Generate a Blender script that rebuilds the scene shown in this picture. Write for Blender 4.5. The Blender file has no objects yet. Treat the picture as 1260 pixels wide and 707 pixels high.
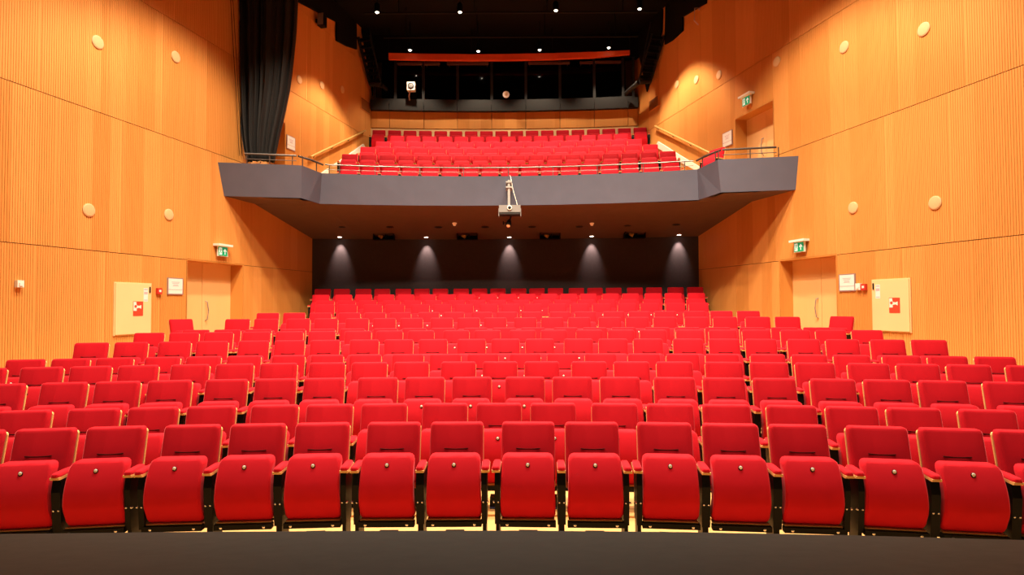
import bpy, bmesh, math, random
from mathutils import Vector, Matrix
random.seed(7)
S = bpy.context.scene
COL = S.collection

# ------------------------------------------------------------------ camera, world, lamps, exposure
F = 725.0                                   # focal length in pixels of the 1260 x 707 frame
PITCH, ROLL, CZ = math.atan(21.5 / F), math.radians(0.27), 1.90
cd = bpy.data.cameras.new('camera'); cam = bpy.data.objects.new('camera', cd); COL.objects.link(cam)
cd.sensor_width = 36.0; cd.lens = 36.0 * F / 1260.0; cd.clip_end = 200
cam.matrix_world = Matrix.Translation((0, 0, CZ)) @ Matrix.Rotation(math.pi / 2 + PITCH, 4, 'X') @ Matrix.Rotation(-ROLL, 4, 'Z')
S.camera = cam
w = bpy.data.worlds.new('hall_air'); S.world = w; w.use_nodes = True
w.node_tree.nodes['Background'].inputs[0].default_value = (1.0, 0.72, 0.5, 1)
w.node_tree.nodes['Background'].inputs[1].default_value = 0.05
vs = S.view_settings
vs.view_transform = 'Standard'; vs.look = 'None'; vs.gamma = 1.0; vs.use_curve_mapping = False
vs.exposure = 0.0
S.cycles.max_bounces = 6; S.cycles.diffuse_bounces = 4; S.cycles.glossy_bounces = 3
S.cycles.sample_clamp_indirect = 6.0

def spot(name, loc, target, power, size, blend=0.4, col=(1, .80, .56), rad=.12):
    l = bpy.data.lights.new(name, 'SPOT'); l.energy = power; l.color = col
    l.spot_size = math.radians(size); l.spot_blend = blend; l.shadow_soft_size = rad
    o = bpy.data.objects.new(name, l); COL.objects.link(o); o.location = loc
    o.rotation_euler = (Vector(target) - Vector(loc)).to_track_quat('-Z', 'Y').to_euler()
    return o
# house lamps in the ceiling above the stalls (out of the frame), aimed into the house so that the stage stays dark
for x in (-4.4, -1.5, 1.5, 4.4):
    spot('house_lamp', (x, 3.6, 10.8), (x * 1.05, 6.9, 0), 1500, 46, .35)
for x in (-4.4, -2.2, 0, 2.2, 4.4):
    spot('house_lamp', (x, 6.4, 10.8), (x * 1.15, 9.6, 0), 1850, 88, .5)
for x in (-3.9, -1.3, 1.3, 3.9):
    spot('house_lamp', (x, 9.4, 10.8), (x * 1.15, 11.0, 0), 2100, 96, .45)
for x in (-3.6, 0, 3.6):
    spot('house_lamp', (x, 11.4, 10.8), (x * 1.15, 11.6, 0), 1500, 97, .35)

# ------------------------------------------------------------------ pixel rays (measured on the photograph, used to find real positions)
def ray(px, py):
    u = (px - 630) / F; v = (353.5 - py) / F
    v2 = v * math.cos(ROLL) - u * math.sin(ROLL); u2 = u * math.cos(ROLL) + v * math.sin(ROLL)
    return Vector((u2, math.cos(PITCH) - v2 * math.sin(PITCH), math.sin(PITCH) + v2 * math.cos(PITCH)))
EYE = Vector((0, 0, CZ))
def at_y(px, py, Y): d = ray(px, py); return EYE + d * (Y / d.y)
def at_z(px, py, Z): d = ray(px, py); return EYE + d * ((Z - CZ) / d.z)
WALL = {'left': (-9.78, .2248), 'right': (9.65, -.2441)}
def wall_x(side, Y): a, b = WALL[side]; return a + b * Y
def at_wall(side, px, py, off=0.0):
    a, b = WALL[side]; d = ray(px, py); t = a / (d.x - b * d.y)
    P = EYE + d * t
    return P + wall_n(side) * off
def wall_e(side): b = WALL[side][1]; return Vector((b, 1, 0)).normalized()
def wall_n(side): e = wall_e(side); return Vector((e.y, -e.x, 0)) if side == 'left' else Vector((-e.y, e.x, 0))
def wp(side, wl, h, z):                     # wall frame: wl along the wall (0 at Y=0), h out of it, z up
    a, b = WALL[side]; p = Vector((a, 0, 0)) + wall_e(side) * wl + wall_n(side) * h; p.z = z; return p
def to_w(side, P): return (P - Vector((WALL[side][0], 0, 0))).dot(wall_e(side))
CX, CY = -0.7, -20.0                        # common centre of the curved rows
def arc_y(R, x): return CY + math.sqrt(R * R - (x - CX) ** 2)
def arc(R, a, z): return Vector((CX + R * math.sin(a), CY + R * math.cos(a), z))
def arc_limits(R):                          # the two angles where a row's circle meets the side walls
    out = []
    for side, s in (('left', -1), ('right', 1)):
        lo, hi = 0.0, s * .45
        for _ in range(40):
            m = (lo + hi) / 2; p = arc(R, m, 0)
            if (p.x - wall_x(side, p.y)) * s > 0: hi = m
            else: lo = m
        out.append(lo)
    return out

# ------------------------------------------------------------------ materials
def mat(name, col, rough=.6, metal=0., sheen=0., noise=0., scale=20., bump=0., emit=None, spec=.5, stretch=(1, 1, 1)):
    m = bpy.data.materials.new(name); m.use_nodes = True
    nt = m.node_tree; b = nt.nodes['Principled BSDF']; L = nt.links
    b.inputs['Base Color'].default_value = (*col, 1); b.inputs['Roughness'].default_value = rough
    b.inputs['Metallic'].default_value = metal; b.inputs['Specular IOR Level'].default_value = spec
    if sheen:
        b.inputs['Sheen Weight'].default_value = sheen; b.inputs['Sheen Roughness'].default_value = .35
        b.inputs['Sheen Tint'].default_value = (1, .22, .26, 1)
    if noise or bump:
        tc = nt.nodes.new('ShaderNodeTexCoord'); mp = nt.nodes.new('ShaderNodeMapping'); mp.inputs['Scale'].default_value = stretch
        nz = nt.nodes.new('ShaderNodeTexNoise'); nz.inputs['Scale'].default_value = scale; nz.inputs['Detail'].default_value = 4
        L.new(tc.outputs['Object'], mp.inputs['Vector']); L.new(mp.outputs[0], nz.inputs['Vector'])
        if noise:
            mx = nt.nodes.new('ShaderNodeMix'); mx.data_type = 'RGBA'
            mx.inputs[6].default_value = (*[c * (1 - noise) for c in col], 1); mx.inputs[7].default_value = (*[min(1, c * (1 + noise)) for c in col], 1)
            L.new(nz.outputs[0], mx.inputs[0]); L.new(mx.outputs[2], b.inputs['Base Color'])
        if bump:
            bp = nt.nodes.new('ShaderNodeBump'); bp.inputs['Strength'].default_value = bump; bp.inputs['Distance'].default_value = .01
            L.new(nz.outputs[0], bp.inputs['Height']); L.new(bp.outputs[0], b.inputs['Normal'])
    if emit:
        b.inputs['Emission Color'].default_value = (*emit[:3], 1); b.inputs['Emission Strength'].default_value = emit[3]
    return m

def wood_mat(name, c1, c2, strip=.42, rough=.45):
    m = bpy.data.materials.new(name); m.use_nodes = True
    nt = m.node_tree; b = nt.nodes['Principled BSDF']; L = nt.links; N = nt.nodes.new
    g = N('ShaderNodeNewGeometry'); sp = N('ShaderNodeSeparateXYZ'); L.new(g.outputs['Position'], sp.inputs[0])
    ad = N('ShaderNodeMath'); ad.operation = 'ADD'; L.new(sp.outputs[0], ad.inputs[0]); L.new(sp.outputs[1], ad.inputs[1])
    dv = N('ShaderNodeMath'); dv.operation = 'DIVIDE'; dv.inputs[1].default_value = strip; L.new(ad.outputs[0], dv.inputs[0])
    # uneven strip widths: shift the strip coordinate by a slow noise
    oi = N('ShaderNodeObjectInfo'); sc = N('ShaderNodeMath'); sc.operation = 'MULTIPLY_ADD'; sc.inputs[1].default_value = 37.0
    L.new(oi.outputs['Random'], sc.inputs[0]); L.new(dv.outputs[0], sc.inputs[2])
    vz = N('ShaderNodeTexVoronoi'); vz.voronoi_dimensions = '1D'; vz.inputs['Scale'].default_value = 1.0; vz.inputs['Randomness'].default_value = 1.0
    L.new(sc.outputs[0], vz.inputs['W'])
    bw = N('ShaderNodeSeparateColor'); L.new(vz.outputs['Color'], bw.inputs[0])
    mp = N('ShaderNodeMapping'); mp.inputs['Scale'].default_value = (9, 9, .35); L.new(g.outputs['Position'], mp.inputs['Vector'])
    nz = N('ShaderNodeTexNoise'); nz.inputs['Scale'].default_value = 4.0; nz.inputs['Detail'].default_value = 5; L.new(mp.outputs[0], nz.inputs['Vector'])
    mm = N('ShaderNodeMath'); mm.operation = 'MULTIPLY_ADD'; mm.inputs[1].default_value = .45; L.new(nz.outputs[0], mm.inputs[0])
    m2 = N('ShaderNodeMath'); m2.operation = 'MULTIPLY'; m2.inputs[1].default_value = .55; L.new(bw.outputs[0], m2.inputs[0]); L.new(m2.outputs[0], mm.inputs[2])
    mx = N('ShaderNodeMix'); mx.data_type = 'RGBA'; mx.inputs[6].default_value = (*c1, 1); mx.inputs[7].default_value = (*c2, 1)
    L.new(mm.outputs[0], mx.inputs[0]); L.new(mx.outputs[2], b.inputs['Base Color'])
    b.inputs['Roughness'].default_value = rough; b.inputs['Specular IOR Level'].default_value = .3
    return m

M = {}
M['panel'] = wood_mat('beech_veneer', (.56, .222, .047), (.75, .345, .098))
M['panel_dark'] = mat('panel_gap', (.10, .035, .008), .8, noise=.2)
M['door'] = wood_mat('door_veneer', (.78, .45, .18), (.86, .52, .24), .9)
M['jamb'] = wood_mat('jamb_veneer', (.55, .22, .045), (.66, .29, .07), .5)
M['velvet'] = mat('red_velvet', (.49, .005, .0155), .85, sheen=.5, noise=.10, scale=6, spec=.15)
M['velvet_dark'] = mat('velvet_slit', (.10, .002, .003), .95, noise=.1)
M['ply'] = mat('light_plywood', (.72, .42, .15), .5, noise=.12, scale=12, stretch=(1, 1, 6))
M['black_steel'] = mat('black_steel', (.0035, .0035, .004), .45, noise=.2, spec=.12)
M['plate'] = mat('number_plate', (.80, .78, .72), .4, noise=.05)
M['silver'] = mat('polished_steel', (.72, .70, .66), .25, metal=1., noise=.05)
M['blue'] = mat('dark_blue_plate', (.015, .028, .10), .6, noise=.2)
M['oak'] = mat('oak_floor', (.62, .36, .13), .5, noise=.2, scale=5, stretch=(1, 8, 8))
M['stage'] = mat('stage_boards', (.018, .0163, .016), .62, noise=.35, scale=9, bump=.12, spec=.22, stretch=(1, 2.2, 1))
M['parapet'] = mat('grey_parapet', (.088, .092, .140), .7, noise=.10, scale=3, bump=.05)
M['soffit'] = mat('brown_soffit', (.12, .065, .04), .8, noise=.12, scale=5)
M['black_wall'] = mat('dark_curtain_wall', (.030, .020, .023), .85, noise=.25, scale=14)
M['black'] = mat('matt_black', (.0022, .0019, .002), .9, noise=.2, spec=.2)
M['charcoal'] = mat('charcoal_panel', (.0085, .0062, .0055), .6, noise=.2)
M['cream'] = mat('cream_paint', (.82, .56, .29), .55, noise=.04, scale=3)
M['disc'] = mat('pale_disc', (.66, .42, .21), .7, noise=.10, scale=60)
M['white'] = mat('white_plastic', (.82, .78, .72), .5, noise=.04)
M['paper'] = mat('notice_paper', (.80, .74, .74), .7, noise=.03)
M['ink'] = mat('faint_ink', (.50, .40, .45), .7, noise=.05)
M['alu'] = mat('aluminium_frame', (.45, .38, .40), .35, metal=.6, noise=.05)
M['red_box'] = mat('red_plastic', (.55, .03, .02), .5, noise=.05)
M['sign_red'] = mat('sign_red', (.62, .05, .02), .6, noise=.05)
M['green'] = mat('exit_green', (.0, .30, .13), .5, noise=.05, emit=(.0, .45, .2, .35))
M['sign_white'] = mat('exit_white', (.85, .9, .85), .5, noise=.02, emit=(.8, 1, .85, .5))
M['brass'] = mat('brass_rail', (.70, .42, .13), .35, metal=.4, noise=.08)
M['rail_steel'] = mat('rail_steel', (.17, .155, .15), .42, metal=1., noise=.05)
M['rail_dark'] = mat('dark_handrail', (.06, .045, .04), .4, metal=.3, noise=.1)
M['drape'] = mat('black_drape', (.014, .0127, .0132), .75, sheen=.0, noise=.25, scale=18, stretch=(3, 3, .3), spec=.3)
M['lamp'] = mat('lit_lamp', (1, .9, .75), .5, noise=.01, emit=(1, .86, .66, 14))
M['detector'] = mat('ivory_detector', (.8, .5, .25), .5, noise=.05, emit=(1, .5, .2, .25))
M['projector'] = mat('projector_grey', (.19, .18, .18), .5, noise=.05)
M['pole_grey'] = mat('pole_grey', (.33, .32, .32), .5, noise=.05)
M['lens'] = mat('lens_glass', (.02, .02, .025), .08, noise=.1)
M['blind'] = mat('blind_cover', (.10, .035, .02), .7, noise=.2)
M['redbeam'] = wood_mat('dim_red_beam', (.72, .085, .02), (.80, .12, .03), .6)  # plain wood; the red it takes in dim light is put into the colour
g = bpy.data.materials.new('booth_glass'); g.use_nodes = True
nt = g.node_tree; nt.nodes.remove(nt.nodes['Principled BSDF'])
tr = nt.nodes.new('ShaderNodeBsdfTransparent'); gl = nt.nodes.new('ShaderNodeBsdfGlossy'); fr = nt.nodes.new('ShaderNodeFresnel'); ms = nt.nodes.new('ShaderNodeMixShader')
tr.inputs[0].default_value = (.75, .75, .78, 1); gl.inputs[0].default_value = (.4, .4, .4, 1); gl.inputs['Roughness'].default_value = .06; fr.inputs[0].default_value = 1.45
nt.links.new(fr.outputs[0], ms.inputs[0]); nt.links.new(tr.outputs[0], ms.inputs[1]); nt.links.new(gl.outputs[0], ms.inputs[2]); nt.links.new(ms.outputs[0], nt.nodes['Material Output'].inputs[0])
M['glass'] = g

# ------------------------------------------------------------------ mesh helpers
class MB:
    def __init__(s): s.v = []; s.f = []
    def add(s, vs, fs):
        n = len(s.v); s.v += [Vector(p) for p in vs]; s.f += [[i + n for i in f] for f in fs]; return s
    def frame(s, o, ax, ay, az, x0, x1, y0, y1, z0, z1):      # a box in any frame
        o = Vector(o); ps = [o + ax * x + ay * y + az * z for z in (z0, z1) for y in (y0, y1) for x in (x0, x1)]
        return s.add(ps, [(0, 2, 3, 1), (4, 5, 7, 6), (0, 1, 5, 4), (2, 6, 7, 3), (0, 4, 6, 2), (1, 3, 7, 5)])
    def box(s, x0, x1, y0, y1, z0, z1):
        return s.frame((0, 0, 0), Vector((1, 0, 0)), Vector((0, 1, 0)), Vector((0, 0, 1)), x0, x1, y0, y1, z0, z1)
    def tube(s, pts, r, n=8, cap=True):
        pts = [Vector(p) for p in pts]; rings = []
        for i, p in enumerate(pts):
            d = (pts[min(i + 1, len(pts) - 1)] - pts[max(i - 1, 0)]).normalized()
            a = d.cross(Vector((0, 0, 1)))
            a = Vector((1, 0, 0)) if a.length < 1e-3 else a.normalized(); b = d.cross(a)
            rings.append([p + (a * math.cos(t) + b * math.sin(t)) * r for t in [2 * math.pi * k / n for k in range(n)]])
        fs = [(i * n + k, i * n + (k + 1) % n, (i + 1) * n + (k + 1) % n, (i + 1) * n + k) for i in range(len(pts) - 1) for k in range(n)]
        if cap: fs += [tuple(range(n))[::-1], tuple(range((len(pts) - 1) * n, len(pts) * n))]
        return s.add([q for r_ in rings for q in r_], fs)
    def lathe(s, o, axis, prof, n=20):                        # prof: (radius, distance along axis), closed at both ends
        o = Vector(o); d = Vector(axis).normalized(); a = d.cross(Vector((0, 0, 1)))
        a = Vector((1, 0, 0)) if a.length < 1e-3 else a.normalized(); b = d.cross(a); vs = []
        for r, h in prof: vs += [o + d * h + (a * math.cos(t) + b * math.sin(t)) * r for t in [2 * math.pi * k / n for k in range(n)]]
        m = len(prof)
        fs = [(i * n + k, i * n + (k + 1) % n, (i + 1) * n + (k + 1) % n, (i + 1) * n + k) for i in range(m - 1) for k in range(n)]
        fs += [tuple(range(n))[::-1], tuple(range((m - 1) * n, m * n))]
        return s.add(vs, fs)
    def poly(s, o, ax, ay, az, pts, h0, h1):                  # an outline in the ax/az plane extruded along ay
        n = len(pts); o = Vector(o)
        vs = [o + ax * p[0] + az * p[1] + ay * h for h in (h0, h1) for p in pts]
        return s.add(vs, [tuple(range(n)), tuple(range(n, 2 * n))[::-1]] + [(i, (i + 1) % n, n + (i + 1) % n, n + i) for i in range(n)])
    def mesh(s, name, m, smooth=False, off=Vector((0, 0, 0))):
        me = bpy.data.meshes.new(name); me.from_pydata([tuple(p - off) for p in s.v], [], s.f)
        bm = bmesh.new(); bm.from_mesh(me); bmesh.ops.recalc_face_normals(bm, faces=bm.faces); bm.to_mesh(me); bm.free()
        me.materials.append(M[m])
        if smooth:
            for p in me.polygons: p.use_smooth = True
            me.set_sharp_from_angle(angle=math.radians(42))
        return me
    def obj(s, name, m, parent=None, smooth=False, loc=None, **props):
        off = Vector(loc) if loc is not None else (parent.location.copy() if parent and not parent.parent else Vector((0, 0, 0)))
        if parent is not None and parent.parent is not None: off = parent.parent.location.copy()
        o = bpy.data.objects.new(name, s.mesh(name, m, smooth, off)); COL.objects.link(o)
        if parent is not None: o.parent = parent
        else: o.location = off
        for k, v in props.items(): o[k] = v
        return o
X1, Y1, Z1 = Vector((1, 0, 0)), Vector((0, 1, 0)), Vector((0, 0, 1))
def thing(name, label, cat, loc=(0, 0, 0), group=None, rz=0, kind=None):
    o = bpy.data.objects.new(name, None); COL.objects.link(o); o.location = loc; o.rotation_euler = (0, 0, rz); o.empty_display_size = .1
    if label: o['label'] = label
    if cat: o['category'] = cat
    if group: o['group'] = group
    if kind: o['kind'] = kind
    return o
def tag(o, label, cat, group=None):
    o['label'] = label; o['category'] = cat
    if group: o['group'] = group
    return o

# ------------------------------------------------------------------ rows: (depth on the axis, back-top height, group sizes, start of the row along its arc)
PITCHW, GAPW = .537, .068
ROWS = [('A', 5.05, .904, [3, 3, 2, 2, 3, 3], -3.668), ('B', 5.90, .923, [1, 3, 3, 3, 3, 3, 1], -3.935),
        ('C', 6.76, 1.079, [1, 3, 3, 3, 3, 3, 3, 1], -4.799), ('D', 7.62, 1.173, [1, 3, 3, 3, 3, 3, 3, 3, 1], -5.637),
        ('E', 8.47, 1.203, [3] * 8, -5.832), ('F', 9.30, 1.368, [2, 2, 3, 3, 3, 3, 3, 2, 2], -5.583),
        ('G', 10.17, 1.470, [3, 3, 3, 2, 2, 3, 3, 3], -5.300), ('G2', 11.03, 1.478, [3] * 7, -5.02),
        ('H', 11.85, 1.650, [2, 2, 3, 3, 3, 3, 2, 2], -4.675), ('I', 12.70, 1.755, [3, 3, 2, 3, 2, 3, 3], -4.450),
        ('J', 14.45, 1.932, [2, 2, 3, 3, 3, 2, 2], -3.832), ('K', 15.35, 2.035, [3] * 6, -4.101),
        ('L', 16.33, 2.202, [1, 2, 2, 3, 3, 3, 2, 2, 1], -4.519), ('M', 17.22, 2.385, [2, 2, 3, 3, 3, 3, 2, 2], -4.748)]
BROWS = [(15.95, 5.718, 17, -3.638), (17.05, 6.257, 18, -3.953), (18.0, 6.726, 17, -3.675), (18.9, 7.157, 16, -3.415), (19.8, 7.596, 15, -3.139), (20.65, 8.038, 18, -3.936)]
SEAT_H = .93
def rad(Y): return math.hypot(Y - CY, CX)

# ------------------------------------------------------------------ the setting
# stage floor with its curved front edge
ZS = .80
edge = [at_z(px, py, ZS) for px, py in ((-260, 660.5), (0, 656.6), (210, 654.2), (420, 652.9), (630, 652.3), (840, 654.2), (1050, 658.2), (1260, 664), (1500, 672))]
mb = MB(); n = len(edge)
top = [Vector((-6.5, -4, ZS))] + [Vector((-6.5, edge[0].y, ZS))] + edge + [Vector((6.5, edge[-1].y, ZS)), Vector((6.5, -4, ZS))]
k = len(top); mb.add(top + [p - Vector((0, 0, ZS + .02)) for p in top], [tuple(range(k)), tuple(range(k, 2 * k))[::-1]] + [(i, (i + 1) % k, k + (i + 1) % k, k + i) for i in range(k)])
mb.obj('floor_stage', 'stage', kind='structure')

# stalls floor: one oak step per row
def tier_mesh(Ra, Rb, z, zb, n=28):
    mb = MB(); vs = []
    for R in (Ra, Rb):
        a0, a1 = arc_limits(R)
        for zz in (z, zb):
            vs += [arc(R, a0 + (a1 - a0) * i / n, zz) for i in range(n + 1)]
    m = n + 1; fs = []
    for i in range(n):
        fs += [(i, i + 1, 2 * m + i + 1, 2 * m + i), (m + i, 3 * m + i, 3 * m + i + 1, m + i + 1), (i, m + i, m + i + 1, i + 1), (2 * m + i, 2 * m + i + 1, 3 * m + i + 1, 3 * m + i)]
    fs += [(0, 2 * m, 3 * m, m), (n, m + n, 3 * m + n, 2 * m + n)]
    return mb.add(vs, fs)
fl = thing('floor', None, None, kind='structure')
bounds = [(rad(ROWS[0][1]) - 2.3)] + [rad(r[1]) - .47 for r in ROWS[1:]] + [rad(17.66)]
for i, r in enumerate(ROWS):
    tier_mesh(bounds[i], bounds[i + 1], r[2] - SEAT_H, -.35).obj('step', 'oak', fl)

# side walls: ribbed wood panels on a dark backing, door recesses left open
BANDS = [-.05, 2.90, 5.40, 7.88, 10.4, 11.6]
def door_rect(side, xa, xb, ytop, zfloor):
    wa, wb = to_w(side, at_wall(side, xa, ytop[0])), to_w(side, at_wall(side, xb, ytop[1]))
    z = (at_wall(side, xa, ytop[0]).z + at_wall(side, xb, ytop[1]).z) / 2
    return [min(wa, wb), max(wa, wb), zfloor, z]
FLOOR_H = ROWS[8][2] - SEAT_H; FLOOR_W = BROWS[0][1] - SEAT_H
DOORS = {'left': [door_rect('left', 230.5, 299, (318, 324.5), FLOOR_H), door_rect('left', 309, 351, (128, 153), FLOOR_W)],
         'right': [door_rect('right', 959.5, 1028.5, (320, 313.5), FLOOR_H), door_rect('right', 904.5, 951, (147, 123), FLOOR_W)]}
for side in DOORS: DOORS[side][0][3] = 2.90
def ribbed(side, w0, w1, z0, z1):
    mb = MB(); g2 = .0025; w0 += g2; w1 -= g2; z0 += .006; z1 -= .006
    prof = [(w0, -.03), (w0, 0)]; x = w0 + .014
    while x + .026 < w1:
        prof += [(x, 0), (x + .001, -.0072), (x + .008, -.0072), (x + .009, 0)]; x += .040
    prof += [(w1, 0), (w1, -.03)]; n = len(prof)
    vs = [wp(side, a, h, z) for z in (z0, z1) for a, h in prof]
    mb.add(vs, [(i, i + 1, n + i + 1, n + i) for i in range(n - 1)] + [(n - 1, 0, n, 2 * n - 1)])
    mb.add([wp(side, a, h, z) for z in (z0, z1) for a, h in ((w0, -.03), (w0, -.009), (w1, -.009), (w1, -.03))], [(0, 1, 2, 3), (7, 6, 5, 4)])
    return mb
WY0, WY1 = 1.0, 21.9
for side in ('left', 'right'):
    nrm = math.hypot(1, WALL[side][1]); W0, W1 = WY0 * nrm, WY1 * nrm
    wall = thing('wall_' + side, None, None, kind='structure')
    back = MB()
    for bi in range(len(BANDS) - 1):
        z0, z1 = BANDS[bi], BANDS[bi + 1]
        cuts = {W0, W1} | {W0 + 1.24 * i + .31 * (bi % 2) for i in range(1, 18) if W0 + 1.24 * i + .4 < W1}
        for d in DOORS[side]:
            if d[2] < z1 and d[3] > z0:
                cuts = {c for c in cuts if not (d[0] - .25 < c < d[1] + .25)} | {d[0], d[1]}
        cuts = sorted(cuts)
        for a, b in zip(cuts, cuts[1:]):
            segs = [(z0, z1)]
            for d in DOORS[side]:
                if d[2] < z1 and d[3] > z0 and a > d[0] - .01 and b < d[1] + .01:
                    segs = [(lo, hi) for lo, hi in ((z0, max(z0, d[2])), (min(z1, d[3]), z1)) if hi - lo > .05]
            for lo, hi in segs:
                ribbed(side, a, b, lo, hi).obj('wood_panel', 'panel', wall, loc=None)
                back.frame(Vector((WALL[side][0], 0, 0)), wall_e(side), wall_n(side), Z1, a, b, -.10, -.032, lo, hi)
    back.obj('backing', 'panel_dark', wall)

# doors in their recesses
def build_door(side, idx, n):
    w0, w1, z0, z1 = DOORS[side][idx]; D = .34; o = Vector((WALL[side][0], 0, 0)); e, nn = wall_e(side), wall_n(side)
    d = thing('door_%d' % n, None, None, loc=wp(side, (w0 + w1) / 2, 0, z0), kind='structure')
    MB().frame(o, e, nn, Z1, w0 - .03, w0 + .006, -D, 0, z0, z1).obj('jamb', 'jamb', d)
    MB().frame(o, e, nn, Z1, w1 - .006, w1 + .03, -D, 0, z0, z1).obj('jamb', 'jamb', d)
    MB().frame(o, e, nn, Z1, w0 - .03, w1 + .03, -D, 0, z1 - .006, z1 + .03).obj('lintel', 'jamb', d)
    MB().frame(o, e, nn, Z1, w0 - .1, w1 + .1, -D - .10, -D - .055, z0, z1 + .1).obj('door_backing', 'panel_dark', d)
    m = w0 + (w1 - w0) * .47
    for a, b, hs in ((w0, m - .006, None), (m + .006, w1, 1)):
        lf = MB().frame(o, e, nn, Z1, a, b, -D - .05, -D, z0, z1 - .004).obj('door_leaf', 'door', d)
        if hs:
            hx = a + .10; zc = z0 + 1.08
            MB().tube([wp(side, hx, -D + .003, zc + .22), wp(side, hx, -D + .055, zc + .20), wp(side, hx + .02, -D + .07, zc), wp(side, hx, -D + .055, zc - .20), wp(side, hx, -D + .003, zc - .22)], .012).obj('pull_handle', 'alu', lf, smooth=True)
    return d
build_door('left', 0, 1); build_door('right', 0, 2); build_door('left', 1, 3); build_door('right', 1, 4)

# ceiling
mb = MB(); mb.box(-10, 10, 1, 24, 11.6, 11.8); mb.obj('ceiling', 'black', kind='structure')

# wall under the balcony (dark) and its trim
RB = rad(17.68)
def arc_band(R0, R1, z0, z1, a0=None, a1=None, n=24):
    l0 = arc_limits(R0); a0 = l0[0] if a0 is None else a0; a1 = l0[1] if a1 is None else a1
    mb = MB(); m = n + 1; vs = []
    for R in (R0, R1):
        for z in (z0, z1): vs += [arc(R, a0 + (a1 - a0) * i / n, z) for i in range(m)]
    fs = []
    for i in range(n):
        fs += [(i, i + 1, m + i + 1, m + i), (2 * m + i, 3 * m + i, 3 * m + i + 1, 2 * m + i + 1), (m + i, m + i + 1, 3 * m + i + 1, 3 * m + i), (i, 2 * m + i, 2 * m + i + 1, i + 1)]
    fs += [(0, m, 3 * m, 2 * m), (n, 2 * m + n, 3 * m + n, m + n)]
    return mb.add(vs, fs)
arc_band(RB, RB + .1, 1.2, 4.2).obj('wall_back', 'black_wall', kind='structure')

# balcony: parapet panels, soffit, tiers
ZT, ZB = 5.21, 4.47
tops = [(278.5, 199.5), (371, 203.3), (396, 213), (450, 214.6), (510, 215.9), (570, 216.7), (627, 216.6), (690, 216), (750, 214.3), (810, 211.5), (858, 208.3), (883, 196.3), (979, 191.8)]
bots = [(283, 241), (369, 242.8), (393.5, 250.6), (449, 251.6), (510, 252.3), (570, 252.7), (627, 252.6), (690, 252), (750, 250.7), (810, 248.6), (859.5, 245.8), (886.5, 236.9), (976, 233.3)]
T = [at_z(x, y, ZT) for x, y in tops]; B = [at_z(x, y, ZB) for x, y in bots]
for P in (T, B):                            # the outer ends meet the side walls
    P[0].x = wall_x('left', P[0].y); P[-1].x = wall_x('right', P[-1].y)
for k0, k1 in ((0, 1), (12, 11)):           # keep the wing faces flat
    nn = (T[k1] - T[k0]).cross(B[k0] - T[k0]); B[k1].y = T[k0].y - (nn.x * (B[k1].x - T[k0].x) + nn.z * (ZB - ZT)) / nn.y
for P in (T, B):                            # keep the long front a smooth curve
    for j in range(3, 10):
        t = (P[j].x - P[2].x) / (P[10].x - P[2].x); P[j].y = P[2].y * (1 - t) + P[10].y * t + 4 * t * (1 - t) * (P[6].y - (P[2].y + P[10].y) / 2)
def INW(i): return Vector({1: (-.11, .10, 0), 2: (-.13, .10, 0), 10: (.13, .10, 0), 11: (.11, .10, 0)}.get(i, (0, .14, 0)))
bal = thing('balcony', None, None, kind='structure')
def wall_u(p): l, r = wall_x('left', p.y), wall_x('right', p.y); return (p.x - l) / (r - l)
def from_u(u, y, z): l, r = wall_x('left', y), wall_x('right', y); return Vector((l + (r - l) * u, y, z))
for a, b in ((0, 1), (1, 2), (2, 10), (10, 11), (11, 12)):
    mb = MB(); idx = list(range(a, b + 1)); m = len(idx); vs = []
    for P, dz, bk in ((T, 0, 0), (B, 0, 0), (T, 0, 1), (B, 0, 1)): vs += [P[i] + INW(i) * bk for i in idx]
    fs = []
    for i in range(m - 1):
        fs += [(i, m + i, m + i + 1, i + 1), (2 * m + i, 2 * m + i + 1, 3 * m + i + 1, 3 * m + i), (i, i + 1, 2 * m + i + 1, 2 * m + i), (m + i, 3 * m + i, 3 * m + i + 1, m + i + 1)]
    fs += [(0, 2 * m, 3 * m, m), (m - 1, 2 * m - 1, 4 * m - 1, 3 * m - 1)]
    mb.add(vs, fs).obj('parapet_panel', 'parapet', bal)
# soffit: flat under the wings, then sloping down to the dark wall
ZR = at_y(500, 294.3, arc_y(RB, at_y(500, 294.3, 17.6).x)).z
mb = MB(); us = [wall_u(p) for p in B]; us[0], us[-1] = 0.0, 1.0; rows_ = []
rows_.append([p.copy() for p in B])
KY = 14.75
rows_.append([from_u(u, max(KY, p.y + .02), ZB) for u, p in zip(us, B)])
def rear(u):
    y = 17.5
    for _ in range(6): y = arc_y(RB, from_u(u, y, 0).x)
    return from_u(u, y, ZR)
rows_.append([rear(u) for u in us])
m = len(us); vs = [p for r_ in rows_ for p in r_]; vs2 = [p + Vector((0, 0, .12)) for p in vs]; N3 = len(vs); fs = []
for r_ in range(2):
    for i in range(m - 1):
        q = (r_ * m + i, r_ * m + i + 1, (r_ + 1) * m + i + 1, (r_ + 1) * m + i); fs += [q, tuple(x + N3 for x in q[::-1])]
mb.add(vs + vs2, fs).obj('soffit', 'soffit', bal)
def soffit_z(x, y):                         # height of the soffit over a point
    u = wall_u(Vector((x, y, 0))); yr = rear(u).y; yf = max(KY, arc_y(rad(15.2), x))
    return ZB if y < yf else ZB + (ZR - ZB) * (y - yf) / (yr - yf)
def on_soffit(px, py):
    d = ray(px, py); lo, hi = 13.0 / d.y, 17.6 / d.y
    for _ in range(40):
        t = (lo + hi) / 2; p = EYE + d * t
        if p.z > soffit_z(p.x, p.y): hi = t
        else: lo = t
    return EYE + d * lo
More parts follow.
